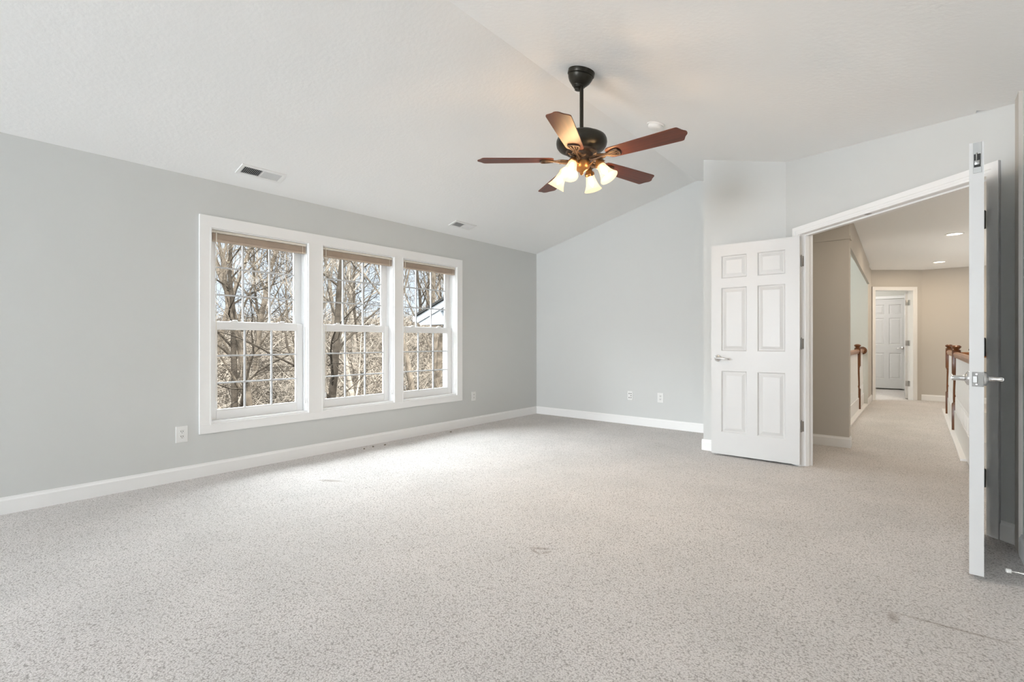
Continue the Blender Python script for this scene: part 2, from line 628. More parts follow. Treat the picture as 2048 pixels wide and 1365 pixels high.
# ------------------------------------------------------------------ windows
# one white casing around the triple window
w = MB()
Xc = XL
YO0, YO1, ZO0, ZO1 = 1.425, 4.379, 0.346, 2.126
for (a, b, c, d) in [(YO0, YO1, WZ1, ZO1), (YO0, YO1, ZO0, WZ0), (YO0, WIN[0][0], WZ0, WZ1), (WIN[2][1], YO1, WZ0, WZ1),
                     (WIN[0][1], WIN[1][0], WZ0, WZ1), (WIN[1][1], WIN[2][0], WZ0, WZ1)]:
    w.bbox(Xc - 0.001, Xc + 0.018, a, b, c, d, 0.0008)
for a, b in WIN:                                     # thin bead around each opening
    for (p, q, r, s_) in [(a, b, WZ1 - 0.006, WZ1 + 0.004), (a, b, WZ0 - 0.004, WZ0 + 0.006), (a - 0.004, a + 0.006, WZ0 + 0.006, WZ1 - 0.006), (b - 0.006, b + 0.004, WZ0 + 0.006, WZ1 - 0.006)]:
        w.box(Xc, Xc + 0.021, p, q, r, s_)
struct(w.build('trim_1', M['trim']), 'white flat casing around the triple window', 'window trim')

side_words = ['left window of the three, nearest the viewer', 'middle window of the three', 'right window of the three, nearest the corner']


def make_window(i, a, b):
    root = sroot('window_%d' % (i + 1), 'white double-hung ' + side_words[i], 'window', (XL, (a + b) / 2, WZ0))
    hw = (b - a) / 2
    H = WZ1 - WZ0
    f = MB()                                         # jamb liner, head and sloped sill
    f.box(-0.165, 0.001, -hw - 0.002, -hw + 0.014, 0.022, H - 0.014)
    f.box(-0.165, 0.001, hw - 0.014, hw + 0.002, 0.022, H - 0.014)
    f.box(-0.165, 0.001, -hw, hw, H - 0.014, H + 0.002)
    f.box(-0.19, 0.001, -hw, hw, -0.002, 0.022)
    for s in (-1, 1):
        f.box(-0.150, -0.118, s * hw - 0.019, s * hw + 0.019, 0.02, H)      # track between the sashes
        f.box(-0.072, -0.062, s * hw - 0.0175, s * hw + 0.0175, 0.02, H)
    f.build('window_frame', M['vinyl'], root)

    def sash(name, x0, x1, z0, z1, bot, top):
        st = 0.058
        hw2 = hw - 0.016
        s = MB()
        s.bbox(x0, x1, -hw2, -hw2 + st, z0, z1, 0.003)
        s.bbox(x0, x1, hw2 - st, hw2, z0, z1, 0.003)
        s.bbox(x0, x1, -hw2 + st, hw2 - st, z0, z0 + bot, 0.003)
        s.bbox(x0, x1, -hw2 + st, hw2 - st, z1 - top, z1, 0.003)
        gy, g0, g1 = hw2 - st, z0 + bot, z1 - top
        for (p, q, r, t_) in [(-gy - 0.002, -gy + 0.009, g0 + 0.009, g1 - 0.009), (gy - 0.009, gy + 0.002, g0 + 0.009, g1 - 0.009), (-gy, gy, g0 - 0.002, g0 + 0.009), (-gy, gy, g1 - 0.009, g1 + 0.002)]:
            s.box(x0 + 0.007, x1 - 0.0045, p, q, r, t_)
        so = s.build(name, M['vinyl'], root)
        mu = MB()
        xm = (x0 + x1) / 2
        for k in (1, 2):
            y = -gy + 2 * gy * k / 3
            mu.box(xm - 0.007, xm + 0.009, y - 0.0065, y + 0.0065, g0, g1)
            z = g0 + (g1 - g0) * k / 3
            mu.box(xm - 0.006, xm + 0.008, -gy, gy, z - 0.0065, z + 0.0065)
        mu.build('muntin_grid', M['grille'], so)
        g = MB()
        g.box(xm - 0.004, xm - 0.001, -gy - 0.004, gy + 0.004, g0 - 0.004, g1 + 0.004)
        g.build('pane', M['glass'], so)
        return so
    up = sash('upper_sash', -0.148, -0.118, 0.800, H - 0.014, 0.046, 0.058)
    lo = sash('lower_sash', -0.108, -0.076, 0.022, 0.850, 0.075, 0.060)
    for s in (-0.27, 0.27):
        l = MB()
        l.bbox(-0.105, -0.079, s * hw * 2 * 0.9 - 0.028, s * hw * 2 * 0.9 + 0.028, 0.850, 0.860, 0.002)
        l.bbox(-0.100, -0.086, s * hw * 2 * 0.9 - 0.006, s * hw * 2 * 0.9 + 0.030, 0.860, 0.868, 0.002)
        l.build('sash_lock', M['vinyl'], lo)
    return root


for i, (a, b) in enumerate(WIN):
    make_window(i, a, b)

# raised blinds
blind_words = ['left', 'middle', 'right']
for i, (a, b) in enumerate(WIN):
    hw = (b - a) / 2 - 0.018
    t = thing('window_blind', 'tan blind drawn fully up in the %s window of the three' % blind_words[i], 'blind', (XL, (a + b) / 2, WZ1 - 0.016), 0, 'raised tan window blinds')
    m_ = MB()
    m_.bbox(-0.058, -0.008, -hw, hw, -0.022, 0, 0.002)
    m_.build('headrail', M['blind_pale'], t)
    m_ = MB()
    for k in range(14):
        z = -0.026 - k * 0.0034
        m_.box(-0.060 + 0.001 * (k % 2), -0.008 - 0.001 * (k % 2), -hw + 0.004, hw - 0.004, z - 0.0026, z)
    m_.build('slat_stack', M['blind'], t)
    m_ = MB()
    m_.bbox(-0.060, -0.008, -hw + 0.003, hw - 0.003, -0.090, -0.0745, 0.003)
    m_.build('bottom_rail', M['blind'], t)
    for y in (-hw + 0.035, hw - 0.035):
        m_ = MB()
        m_.box(-0.0065, -0.005, y - 0.002, y + 0.002, -0.092, -0.004)
        m_.build('ladder_cord', M['blind_pale'], t)
    m_ = MB()
    m_.tube([(-0.004, -hw + 0.03, -0.01), (-0.004, -hw + 0.03, -1.42)], 0.0028, 8)
    w_ = m_.build('tilt_wand', M['blind_pale'], t)
    m_ = MB()
    m_.lathe([(0.003, 0.05), (0.006, 0.045), (0.008, 0.012), (0.006, 0.0)], 10, Matrix.Translation((-0.004, -hw + 0.03, -1.47)))
    m_.build('tassel', M['plastic'], w_)
    m_ = MB()
    m_.tube([(-0.004, hw - 0.012, -0.01), (-0.004, hw - 0.012, -1.45)], 0.0014, 6)
    w_ = m_.build('lift_cord', M['blind_pale'], t)
    m_ = MB()
    m_.lathe([(0.002, 0.06), (0.006, 0.05), (0.009, 0.012), (0.006, 0.0)], 10, Matrix.Translation((-0.004, hw - 0.012, -1.51)))
    m_.build('tassel', M['plastic'], w_)


# ------------------------------------------------------------------ double door: jamb, casing
w = MB()
w.box(S0 - 0.018, S0, -0.004, 0.124, 0, DH, DM)
w.box(S1, S1 + 0.018, -0.004, 0.124, 0, DH, DM)
w.box(S0 - 0.018, S1 + 0.018, -0.004, 0.124, DH, DH + 0.018, DM)
for (a, b) in ((S0, S0 + 0.011), (S1 - 0.011, S1)):
    w.box(a, b, 0.048, 0.085, 0, DH - 0.011, DM)
w.box(S0, S1, 0.048, 0.085, DH - 0.011, DH, DM)
struct(w.build('trim_2', M['trim']), 'white jamb lining the double doorway', 'door frame')


def casing(mb, s0, s1, h, mtx, t0, wdt=0.066, sgn=-1):
    """stepped casing around an opening s0..s1 x 0..h on the face t0 (sgn = side it stands out to)"""
    def strip(a, b, c, d):
        lo_, hi_ = sorted((t0, t0 + sgn * 0.011))
        mb.box(a, b, lo_, hi_, c, d, mtx)
    r = 0.005
    O0, O1, OH = s0 - r - wdt, s1 + r + wdt, h + r + wdt
    for (p, th) in ((0.0, 0.010), (0.014, 0.013), (0.030, 0.018)):
        lo_, hi_ = sorted((t0, t0 + sgn * th))
        mb.box(O0, s0 - r - p, lo_, hi_, 0, h + r + p, mtx)
        mb.box(s1 + r + p, O1, lo_, hi_, 0, h + r + p, mtx)
        mb.box(O0, O1, lo_, hi_, h + r + p, OH, mtx)


w = MB()
casing(w, S0, S1, DH - 0.004, DM, 0.0)
casing(w, S0, S1, DH - 0.004, DM, 0.12, sgn=1)
struct(w.build('trim_3', M['trim']), 'white moulded casing around the double doorway', 'door trim')
m_ = MB()
m_.bbox(0.86, 0.90, 0.005, 0.030, DH - 0.002, DH + 0.001, 0.0005, DM)
o = m_.build('strike_plate', M['nickel'])
tag(o, 'small metal flush bolt strike in the head of the double doorway', 'strike plate')


# ------------------------------------------------------------------ six-panel doors
def leaf_mesh(w_, h, t, cols, rows):
    """leaf: x 0..w, y 0..t, z 0..h with moulded panels on both faces"""
    mb = MB()
    panels = [(c0, c1, r0, r1) for c0, c1 in cols for r0, r1 in rows]
    for side in (0, 1):
        y0 = 0 if side == 0 else t
        sg = 1 if side == 0 else -1
        us = sorted({0, w_, *[c for q in cols for c in q]})
        zs = sorted({0, h, *[c for q in rows for c in q]})
        for a, b in zip(us, us[1:]):
            for c, d in zip(zs, zs[1:]):
                if any(abs(a - p[0]) < 1e-6 and abs(c - p[2]) < 1e-6 for p in panels):
                    loops = []
                    for ins, dep in ((0, 0), (0.010, 0.009), (0.017, 0.009), (0.044, 0.0035), (0.046, 0.0035)):
                        y = y0 + sg * dep
                        loops.append([(a + ins, y, c + ins), (b - ins, y, c + ins), (b - ins, y, d - ins), (a + ins, y, d - ins)])
                    for l0, l1 in zip(loops, loops[1:]):
                        for k in range(4):
                            n = (k + 1) % 4
                            mb.add([l0[k], l0[n], l1[n], l1[k]], [(0, 1, 2, 3)])
                    mb.add(loops[-1], [(0, 1, 2, 3)])
                else:
                    mb.add([(a, y0, c), (b, y0, c), (b, y0, d), (a, y0, d)], [(0, 1, 2, 3)])
    mb.add([(0, 0, 0), (w_, 0, 0), (w_, t, 0), (0, t, 0)], [(0, 1, 2, 3)])
    mb.add([(0, 0, h), (w_, 0, h), (w_, t, h), (0, t, h)], [(0, 1, 2, 3)])
    mb.add([(0, 0, 0), (0, t, 0), (0, t, h), (0, 0, h)], [(0, 1, 2, 3)])
    mb.add([(w_, 0, 0), (w_, t, 0), (w_, t, h), (w_, 0, h)], [(0, 1, 2, 3)])
    return mb


ROWS = [(0.212, 0.797), (0.987, 1.590), (1.680, 1.894)]
DLF = 0.748
TH = 0.044


def cols_for(w_):
    k = w_ / 0.748
    return [(0.112 * k, 0.338 * k), (0.430 * k, 0.655 * k)]


def weld(o):
    bm = bmesh.new()
    bm.from_mesh(o.data)
    bmesh.ops.remove_doubles(bm, verts=bm.verts, dist=0.0002)
    bmesh.ops.recalc_face_normals(bm, faces=bm.faces)
    bm.to_mesh(o.data)
    bm.free()


def lever(root, x, z, y, sg, towards):
    """lever handle on a leaf face: rose at (x, z), face y, sticking out in sg*y, lever pointing towards +-x"""
    m_ = MB()
    base = Matrix.Translation((x, y, z)) @ Matrix.Rotation(-sg * PI / 2, 4, 'X')
    m_.lathe([(0.033, -0.001), (0.033, 0.005), (0.030, 0.010), (0.022, 0.013), (0.013, 0.017), (0.011, 0.045), (0.013, 0.050), (0.012, 0.062), (0.006, 0.064)], 28, base)
    yy = y + sg * 0.055
    m_.tube([(x - towards * 0.006, yy, z), (x + towards * 0.03, yy + sg * 0.002, z + 0.001), (x + towards * 0.07, yy + sg * 0.003, z - 0.002),
             (x + towards * 0.10, yy, z - 0.006), (x + towards * 0.115, yy - sg * 0.004, z - 0.010)], [0.011, 0.0095, 0.0085, 0.009, 0.005], 14)
    return m_.build('door_handle', M['chrome'], root)


def hinge_part(root, mb):
    return mb.build('hinge', M['nickel'], root)


# left leaf: swung open against the boxed-out wall
LFX, LFY, LZ = -0.791, 4.884, 0.018
d1 = sroot('door_1', 'white six-panel door swung open against the boxed-out wall', 'door', (LFX, LFY, LZ), PI)
mb = leaf_mesh(DLF, 2.0, TH, cols_for(DLF), ROWS)
o = mb.build('door_leaf', M['door'], d1)
weld(o)
o.location = (0, -TH, 0)          # local y runs from -TH (wall side) to 0 (room side, seen)
lever(d1, DLF - 0.062, 0.917, 0.0, 1, -1)
lever(d1, DLF - 0.062, 0.917, -TH, -1, -1)
m_ = MB()
m_.bbox(DLF - 0.002, DLF + 0.002, -TH + 0.010, -0.010, 0.875, 0.935, 0.0008)
m_.bbox(DLF, DLF + 0.010, -TH + 0.015, -0.015, 0.897, 0.913, 0.002)
m_.build('latch_plate', M['nickel'], d1)
for z in (1.785, 1.058, 0.330):
    m_ = MB()
    m_.lathe([(0.006, -0.05), (0.0065, -0.048), (0.0065, 0.048), (0.006, 0.05), (0.003, 0.056)], 12, Matrix.Translation((-0.005, -TH - 0.004, z)))
    m_.bbox(-0.003, 0.0015, -TH, -0.004, z - 0.045, z + 0.045, 0.0006)            # plate let into the leaf edge
    jm = d1_inv = (Matrix.Translation((LFX, LFY, LZ)) @ Matrix.Rotation(PI, 4, 'Z')).inverted() @ DM
    m_.bbox(S0 - 0.001, S0 + 0.0022, 0.002, 0.040, z + LZ - 0.045, z + LZ + 0.045, 0.0006, jm)   # plate on the jamb
    for k in (-0.028, 0.0, 0.028):
        m_.lathe([(0.004, 0), (0.003, 0.001)], 10, jm @ Matrix.Translation((S0 + 0.0022, 0.022 + (0.008 if k else -0.006), z + LZ + k)) @ Matrix.Rotation(PI / 2, 4, 'Y'))
    hinge_part(d1, m_)

# right leaf: standing open, edge to the viewer
HX, HY = 0.286, 3.850
TH2 = 0.050
free = Vector((0.236, 3.124, 0))
ang = math.atan2(free.y - HY, free.x - HX)
d2 = sroot('door_2', 'white door standing open edge-on at the right of the doorway', 'door', (HX, HY, 0.018), ang)
mb = leaf_mesh(DLF, 2.0, TH2, cols_for(DLF), ROWS)
o = mb.build('door_leaf', M['door'], d2)
weld(o)
o.location = (0, -TH2, 0)
# local +x runs to the free edge (towards the viewer); local +y points to the dark corner (east side)
yE, yW = (0.0, -TH2)
lever(d2, DLF - 0.064, 0.905, yE, 1, -1)
lever(d2, DLF - 0.064, 0.905, yW, -1, -1)
m_ = MB()
m_.bbox(DLF - 0.001, DLF + 0.0025, yW + 0.010, yE - 0.001, 0.872, 0.938, 0.0008)
o = m_.build('latch_plate', M['steel'], d2)
m_ = MB()
m_.bbox(DLF + 0.001, DLF + 0.010, yW + 0.012, yW + 0.028, 0.889, 0.921, 0.0015)
m_.build('latch_bolt', M['bolt'], o)
m_ = MB()
for z in (0.882, 0.929):
    m_.lathe([(0.0045, 0.0), (0.004, 0.0012), (0.0015, 0.0010)], 12, Matrix.Translation((DLF + 0.0025, yW + 0.024, z)) @ Matrix.Rotation(PI / 2, 4, 'Y'))
m_.build('screw', M['chrome'], o)
m_ = MB()                          # flush bolt let into the top of the free edge
m_.bbox(DLF - 0.001, DLF + 0.002, yW + 0.013, yE - 0.008, 1.858, 1.998, 0.0008)
o = m_.build('flush_bolt', M['bolt'], d2)
m_ = MB()
m_.bbox(DLF + 0.0015, DLF + 0.0026, yW + 0.016, yE - 0.011, 1.884, 1.945, 0.0004)
m_.build('bolt_recess', M['dark'], o)
m_ = MB()
m_.bbox(DLF + 0.0022, DLF + 0.006, yW + 0.018, yE - 0.014, 1.895, 1.915, 0.001)
m_.lathe([(0.003, 0.0), (0.003, 0.045)], 8, Matrix.Translation((DLF + 0.003, (yW + yE) / 2, 1.905)))
m_.build('bolt_slide', M['bolt'], o)
for z in (1.770, 1.045, 0.300):
    m_ = MB()
    m_.lathe([(0.006, -0.05), (0.0065, -0.048), (0.0065, 0.048), (0.006, 0.05), (0.003, 0.056)], 12, Matrix.Translation((-0.007, 0.007, z)))
    m_.bbox(-0.0015, 0.003, -TH2 + 0.004, 0.0, z - 0.045, z + 0.045, 0.0006)
    m_.bbox(-0.010, 0.0, 0.0, 0.009, z - 0.045, z + 0.045, 0.0006)
    m_.build('hinge', M['steel'], d2)


# ------------------------------------------------------------------ wall plates
def plate(label, cat, loc, rotz, wd, hg, holes, name, two=True):
    """local: x across, -y out of the wall"""
    t = thing(name, label, cat, loc, rotz)
    m_ = MB()
    m_.bbox(-wd / 2, wd / 2, -0.006, 0.0005, -hg / 2, hg / 2, 0.0022)
    m_.build('cover_plate', M['plastic'], t)
    if two:
        for z in (-0.0195, 0.0195):
            m_ = MB()
            m_.bbox(-0.0165, 0.0165, -0.0085, -0.005, z - 0.0145, z + 0.0145, 0.004)
            f = m_.build('receptacle', M['plastic'], t)
            s = MB()
            s.box(-0.0085, -0.0050, -0.0088, -0.0083, z - 0.002, z + 0.008)
            s.box(0.0050, 0.0085, -0.0088, -0.0083, z - 0.002, z + 0.008)
            s.lathe([(0.0028, 0), (0.0028, 0.0006)], 10, Matrix.Translation((0, -0.0083, z - 0.008)) @ Matrix.Rotation(PI / 2, 4, 'X'))
            s.build('slot', M['dark'], f)
    for k, (x, z) in enumerate(holes):
        m_ = MB()
        m_.bbox(x - 0.006, x + 0.006, -0.0068, -0.005, z - 0.006, z + 0.006, 0.0015)
        m_.build('jack', M['duct'], t)
    m_ = MB()
    m_.lathe([(0.0032, 0), (0.0026, 0.0012)], 10, Matrix.Translation((0, -0.006, 0 if two else hg * 0.42)) @ Matrix.Rotation(PI / 2, 4, 'X'))
    m_.build('screw', M['plastic'], t)
    return t


plate('white duplex outlet plate below the left end of the window casing', 'outlet', (XL, 1.305, 0.365), PI / 2, 0.082, 0.128, [], 'wall_outlet')
t = plate('white outlet plate on the window wall beside the corner', 'outlet', (XL, 4.597, 0.380), PI / 2, 0.073, 0.116, [], 'wall_outlet')
plate('white plate with five dark jacks on the gable end wall', 'jack plate', (-2.921, YB, 0.379), 0, 0.071, 0.118,
      [(-0.013, 0.027), (0.013, 0.027), (0.014, 0.0), (-0.013, -0.027), (0.013, -0.027)], 'jack_plate', two=False)
plate('white outlet plate on the gable end wall beside the open door', 'outlet', (-2.506, YB, 0.381), 0, 0.078, 0.122, [], 'wall_outlet')


# ------------------------------------------------------------------ ceiling registers and smoke detector
def register(label, x, y, wd, ln):
    z = ceil_z(x)
    sl = math.atan(SL)
    t = thing('ceiling_vent', label, 'vent', (x, y, z), 0, 'white ceiling registers')
    t.rotation_euler = (0, -sl, 0)
    m_ = MB()
    hw, hl, b = wd / 2, ln / 2, 0.026
    for (p, q, r, s_) in [(-hw, hw, -hl, -hl + b), (-hw, hw, hl - b, hl), (-hw, -hw + b, -hl + b, hl - b), (hw - b, hw, -hl + b, hl - b), (-hw + b, hw - b, -0.006, 0.006)]:
        m_.box(p, q, r, s_, -0.008, 0.001)
    m_.build('vent_frame', M['plastic'], t)
    m_ = MB()
    m_.box(-hw + b, hw - b, -hl + b, hl - b, -0.001, 0.0005)
    m_.build('backing', M['dark'], t)
    m_ = MB()
    n = 11
    half = hl - b - 0.006
    for s in (-1, 1):
        for k in range(n):
            yc = s * (0.006 + half * (k + 0.5) / n)
            mt = Matrix.Translation((0, yc, -0.0045)) @ Matrix.Rotation(R(52) * (-s), 4, 'X')
            m_.box(-hw + b, hw - b, -0.0056, 0.0056, -0.0005, 0.0005, mt)
    m_.build('louvre', M['plastic'], t)
    return t


register('white louvred ceiling vent above the left window', -4.19, 1.795, 0.152, 0.350)
register('white louvred ceiling vent above the right window', -4.20, 4.137, 0.140, 0.345)

sx, sy = -1.713, 3.985
t = thing('smoke_detector', 'white round smoke detector on the ceiling beyond the fan', 'smoke detector', (sx, sy, ceil_z(sx)), 0)
t.rotation_euler = (0, math.atan(SR), 0)
m_ = MB()
m_.lathe([(0.075, 0.001), (0.075, -0.008), (0.072, -0.011)], 36)
m_.build('mounting_ring', M['plastic'], t)
m_ = MB()
m_.lathe([(0.062, -0.010), (0.063, -0.014), (0.060, -0.030), (0.052, -0.038), (0.030, -0.042), (0.0, -0.042)], 36)
m_.build('sensor_cover', M['plastic'], t)

# ------------------------------------------------------------------ ceiling fan
FX, FY = -1.789, 2.911
fan = thing('ceiling_fan', 'dark bronze five-blade ceiling fan with four lit bell shades', 'ceiling fan', (FX, FY, 0))
cz = ceil_z(FX)
m_ = MB()
tilt = Matrix.Translation((0, 0, cz)) @ Matrix.Rotation(math.atan(SR), 4, 'Y')
m_.lathe([(0.0890, 0.004), (0.0925, 0.000), (0.0925, -0.026), (0.0905, -0.029), (0.0850, -0.030), (0.0850, -0.034), (0.0870, -0.036), (0.0830, -0.050), (0.0720, -0.070), (0.0560, -0.088), (0.0470, -0.095), (0.0460, -0.099), (0.0380, -0.100), (0.0360, -0.106), (0.0300, -0.114), (0.0220, -0.118), (0.0210, -0.126), (0.0160, -0.128)], 40, tilt)
m_.build('canopy', M['bronze'], fan)
m_ = MB()
m_.lathe([(0.0135, cz - 0.10), (0.0135, 2.545)], 16)
m_.build('downrod', M['bronze'], fan)
m_ = MB()
m_.lathe([(0.020, 2.5548), (0.034, 2.5470), (0.045, 2.5392), (0.092, 2.5360), (0.116, 2.5298), (0.120, 2.5204), (0.128, 2.5181), (0.150, 2.5119), (0.166, 2.5009), (0.173, 2.4853), (0.1745, 2.4674), (0.171, 2.4479), (0.159, 2.4307), (0.132, 2.4167), (0.10, 2.4050)], 48)
m_.build('motor_housing', M['bronze'], fan)
m_ = MB()
m_.lathe([(0.11, 2.410), (0.105, 2.398), (0.082, 2.388), (0.078, 2.378), (0.074, 2.366), (0.066, 2.360), (0.064, 2.345), (0.060, 2.330)], 40)
m_.build('flywheel', M['bronze_light'], fan)
m_ = MB()
m_.lathe([(0.061, 2.334), (0.063, 2.326), (0.060, 2.318), (0.056, 2.300), (0.044, 2.286), (0.030, 2.278), (0.022, 2.272), (0.012, 2.266), (0.013, 2.258), (0.008, 2.250), (0.0, 2.247)], 36)
m_.build('light_fitter', M['brass'], fan)

BR0, BR1, BZ = 0.195, 0.716, 2.3525
TH0 = 218.48


def blade_outline():
    # along +x; half-width and the ogee tip
    top = [(BR0, 0.040), (BR0 + 0.012, 0.054), (BR0 + 0.035, 0.060), (0.40, 0.067), (0.60, 0.073), (0.668, 0.075), (0.678, 0.073), (0.685, 0.066), (0.692, 0.052), (0.699, 0.038), (0.707, 0.027), (0.716, 0.018), (0.721, 0.007)]
    return top + [(x, -y) for x, y in reversed(top)]


PITCH = R(-9)
WOB = Matrix.Rotation(-0.0163, 4, 'X') @ Matrix.Rotation(-0.0115, 4, 'Y')      # the blades hang a degree out of level
for k in range(5):
    a = R(TH0 + 72 * k)
    rotm = Matrix.Rotation(a, 4, 'Z')
    bl = MB()
    bl.prism(blade_outline(), -0.003, 0.003)
    bo = bl.build('blade', M['blade'], fan)
    bo.matrix_local = Matrix.Translation((0, 0, BZ)) @ WOB @ rotm @ Matrix.Rotation(PITCH, 4, 'X')
    ir = MB()
    # blade iron in the blade's frame: a leaf-shaped arm that flares to an open loop under the blade
    arm = [(0.070, 0.020), (0.105, 0.030), (0.135, 0.040), (0.160, 0.030), (0.180, 0.016), (0.205, 0.022)]
    arm = arm + [(x, -y) for x, y in reversed(arm)]
    ir.prism(arm, -0.010, -0.004)
    loop = [(0.195, -0.012), (0.225, -0.028), (0.255, -0.036), (0.275, -0.034), (0.284, 0.0), (0.275, 0.034), (0.255, 0.036), (0.225, 0.028), (0.195, 0.012)]
    ir.tube([(x, y, -0.009) for x, y in loop], 0.0062, 8)
    ir.tube([(0.200, 0, -0.009), (0.280, 0, -0.009)], 0.005, 8)
    for y in (-0.022, 0.022):
        ir.tube([(0.205, y * 0.5, -0.009), (0.270, y, -0.009)], 0.0036, 6)
    for s in (-1, 1):
        ir.prism([(0.085, s * 0.018), (0.12, s * 0.052), (0.150, s * 0.062), (0.142, s * 0.038), (0.15, s * 0.026)], -0.013, -0.009)
        ir.tube([(0.100, s * 0.020, -0.013), (0.128, s * 0.036, -0.014), (0.146, s * 0.056, -0.012)], 0.0035, 6)
    ir.tube([(0.062, 0, -0.004), (0.085, 0, -0.018), (0.12, 0, -0.018), (0.17, 0, -0.010), (0.205, 0, -0.008)], [0.012, 0.013, 0.011, 0.008, 0.006], 10)
    for x, y in ((0.225, 0), (0.250, 0.018), (0.250, -0.018)):
        ir.lathe([(0.0055, -0.0125), (0.0055, -0.002)], 10, Matrix.Translation((x, y, 0)))
    ir.build('blade_iron', M['bronze_light'], bo)

for k, adeg in enumerate((-83, 7, 97, 187)):
    a = R(adeg)
    ca, sa = math.cos(a), math.sin(a)

    def P(r, z):
        return Vector((r * ca, r * sa, z))
    ar = MB()
    ar.tube([P(0.045, 2.305), P(0.070, 2.312), P(0.092, 2.330), P(0.108, 2.334), P(0.118, 2.322)], [0.009, 0.008, 0.0075, 0.0075, 0.010], 12)
    neck, rim = P(0.122, 2.316), P(0.200, 2.196)
    ax = (rim - neck).normalized()
    q = ax.to_track_quat('Z', 'Y').to_matrix().to_4x4()
    Tm = Matrix.Translation(neck) @ q
    ar.lathe([(0.010, -0.012), (0.017, -0.008), (0.022, 0.0), (0.024, 0.010), (0.031, 0.016), (0.034, 0.022), (0.034, 0.034), (0.030, 0.038)], 24, Tm)
    ao = ar.build('lamp_arm', M['brass'], fan)
    sh = MB()
    pf = [(0.028, 0.026), (0.030, 0.040), (0.033, 0.058), (0.037, 0.078), (0.041, 0.096), (0.045, 0.108), (0.0475, 0.113), (0.0490, 0.116), (0.053, 0.126), (0.059, 0.136), (0.0645, 0.144),
          (0.0625, 0.1445), (0.057, 0.136), (0.051, 0.126), (0.046, 0.115), (0.039, 0.096), (0.035, 0.078), (0.031, 0.058), (0.028, 0.040), (0.0265, 0.028)]
    sh.lathe(pf, 36, Tm, cap=False)
    so = sh.build('lamp_shade', M['shade'], fan)
    bb = MB()
    bb.lathe([(0.010, 0.030), (0.013, 0.045), (0.018, 0.065), (0.020, 0.080), (0.017, 0.096), (0.009, 0.110), (0.003, 0.120), (0.0, 0.124)], 20, Tm)
    bb.build('bulb', M['bulb'], so)
    ld = bpy.data.lights.new('fan_bulb_light', 'POINT')
    ld.energy = 13
    ld.color = (1.0, 0.72, 0.45)
    ld.shadow_soft_size = 0.028
    lo_ = bpy.data.objects.new('fan_bulb_light', ld)
    lo_.location = Tm @ Vector((0, 0, 0.10)) + Vector((FX, FY, 0))
    C.objects.link(lo_)
m_ = MB()
m_.tube([(0.052, 0.028, 2.300), (0.060, 0.032, 2.288), (0.062, 0.033, 2.255)], 0.0022, 6)
m_.lathe([(0.003, 0.02), (0.006, 0.012), (0.006, 0.004), (0.002, 0.0)], 10, Matrix.Translation((0.062, 0.033, 2.238)))
m_.build('pull_chain', M['bronze'], fan)

# ------------------------------------------------------------------ door stop, crumbs
t = thing('door_stop', 'rod door stop with a white tip behind the edge-on door', 'door stop', (XR - 0.014, 3.160, 0.052))
m_ = MB()
rx = Matrix.Rotation(-PI / 2, 4, 'Y')
m_.lathe([(0.013, -0.001), (0.013, 0.003), (0.007, 0.008), (0.0042, 0.012), (0.0042, 0.074)], 14, rx)
m_.build('rod', M['chrome'], t)
m_ = MB()
m_.lathe([(0.006, 0.072), (0.0095, 0.074), (0.0095, 0.088), (0.007, 0.091), (0.0, 0.092)], 14, rx)
m_.build('rubber_tip', M['rubber'], t)

random.seed(5)
for (x, y), lab in zip([(-4.334, 2.862), (-4.345, 2.99), (-4.325, 3.116), (-4.329, 4.068)],
                       ['tiny dry crumb on the carpet, nearest of three under the middle window', 'tiny dry crumb between two others under the middle window',
                        'tiny dry crumb on the carpet, furthest of three under the middle window', 'tiny dark crumb alone on the carpet under the right window']):
    m_ = MB()
    for k in range(3):
        mt = Matrix.Translation((random.uniform(-0.006, 0.006), random.uniform(-0.008, 0.008), 0.006)) @ Matrix.Rotation(random.uniform(0, 3), 4, 'Z') @ Matrix.Rotation(random.uniform(-0.5, 0.5), 4, 'X')
        m_.bbox(-0.007, 0.007, -0.004, 0.004, -0.004, 0.004, 0.0015, mt)
    o = m_.build('crumb', M['crumb'], None, (x, y, -0.002))
    tag(o, lab, 'crumb', 'crumbs on the carpet by the baseboard')

# ------------------------------------------------------------------ hall
w = MB()
w.box(-0.95, -0.54, 6.08, 6.20, -0.05, 2.44)
struct(w.build('wall_hall_stub', M['hall_wall']), 'dark taupe wall end just inside the doorway', 'wall')
w = MB()
w.box(-0.95, -0.54, 6.067, 6.081, 2.150, 2.178)
w.box(-0.541, -0.527, 6.067, 6.20, 2.150, 2.178)
struct(w.build('trim_4', M['hall_wall']), 'thin taupe ledge near the top of the hall wall end', 'trim')
w = MB()
base_run(w, (-0.93, 6.08), (-0.526, 6.08), (0, -1))
base_run(w, (-0.54, 6.0805), (-0.54, 6.20), (1, 0))
struct(w.build('baseboard_hall', M['trim']), 'white baseboard at the hall wall end', 'baseboard')
w = MB()
w.prism([(-0.54, 6.20), (-0.64, 10.42), (-0.67, 10.42), (-0.57, 6.20)], 2.085, 2.44)
struct(w.build('wall_hall_header', M['hall_wall']), 'beam over the opening to the stairwell', 'wall')
w = MB()
w.box(-3.6, -0.66, 10.4, 10.52, -2.8, 3.2)
w.box(-3.72, -3.6, 6.1, 10.5, -2.8, 3.2)
w.box(-3.6, -0.95, 6.10, 6.16, -2.8, 3.2)
w.box(-3.72, -0.62, 6.1, 10.52, 3.2, 3.3)
w.box(-3.72, -0.66, 6.1, 10.52, -2.9, -2.8)
w.box(-0.72, -0.64, 6.1, 10.5, 2.44, 3.2)
w.box(-0.70, -0.66, 6.1, 10.5, -2.8, -0.12)
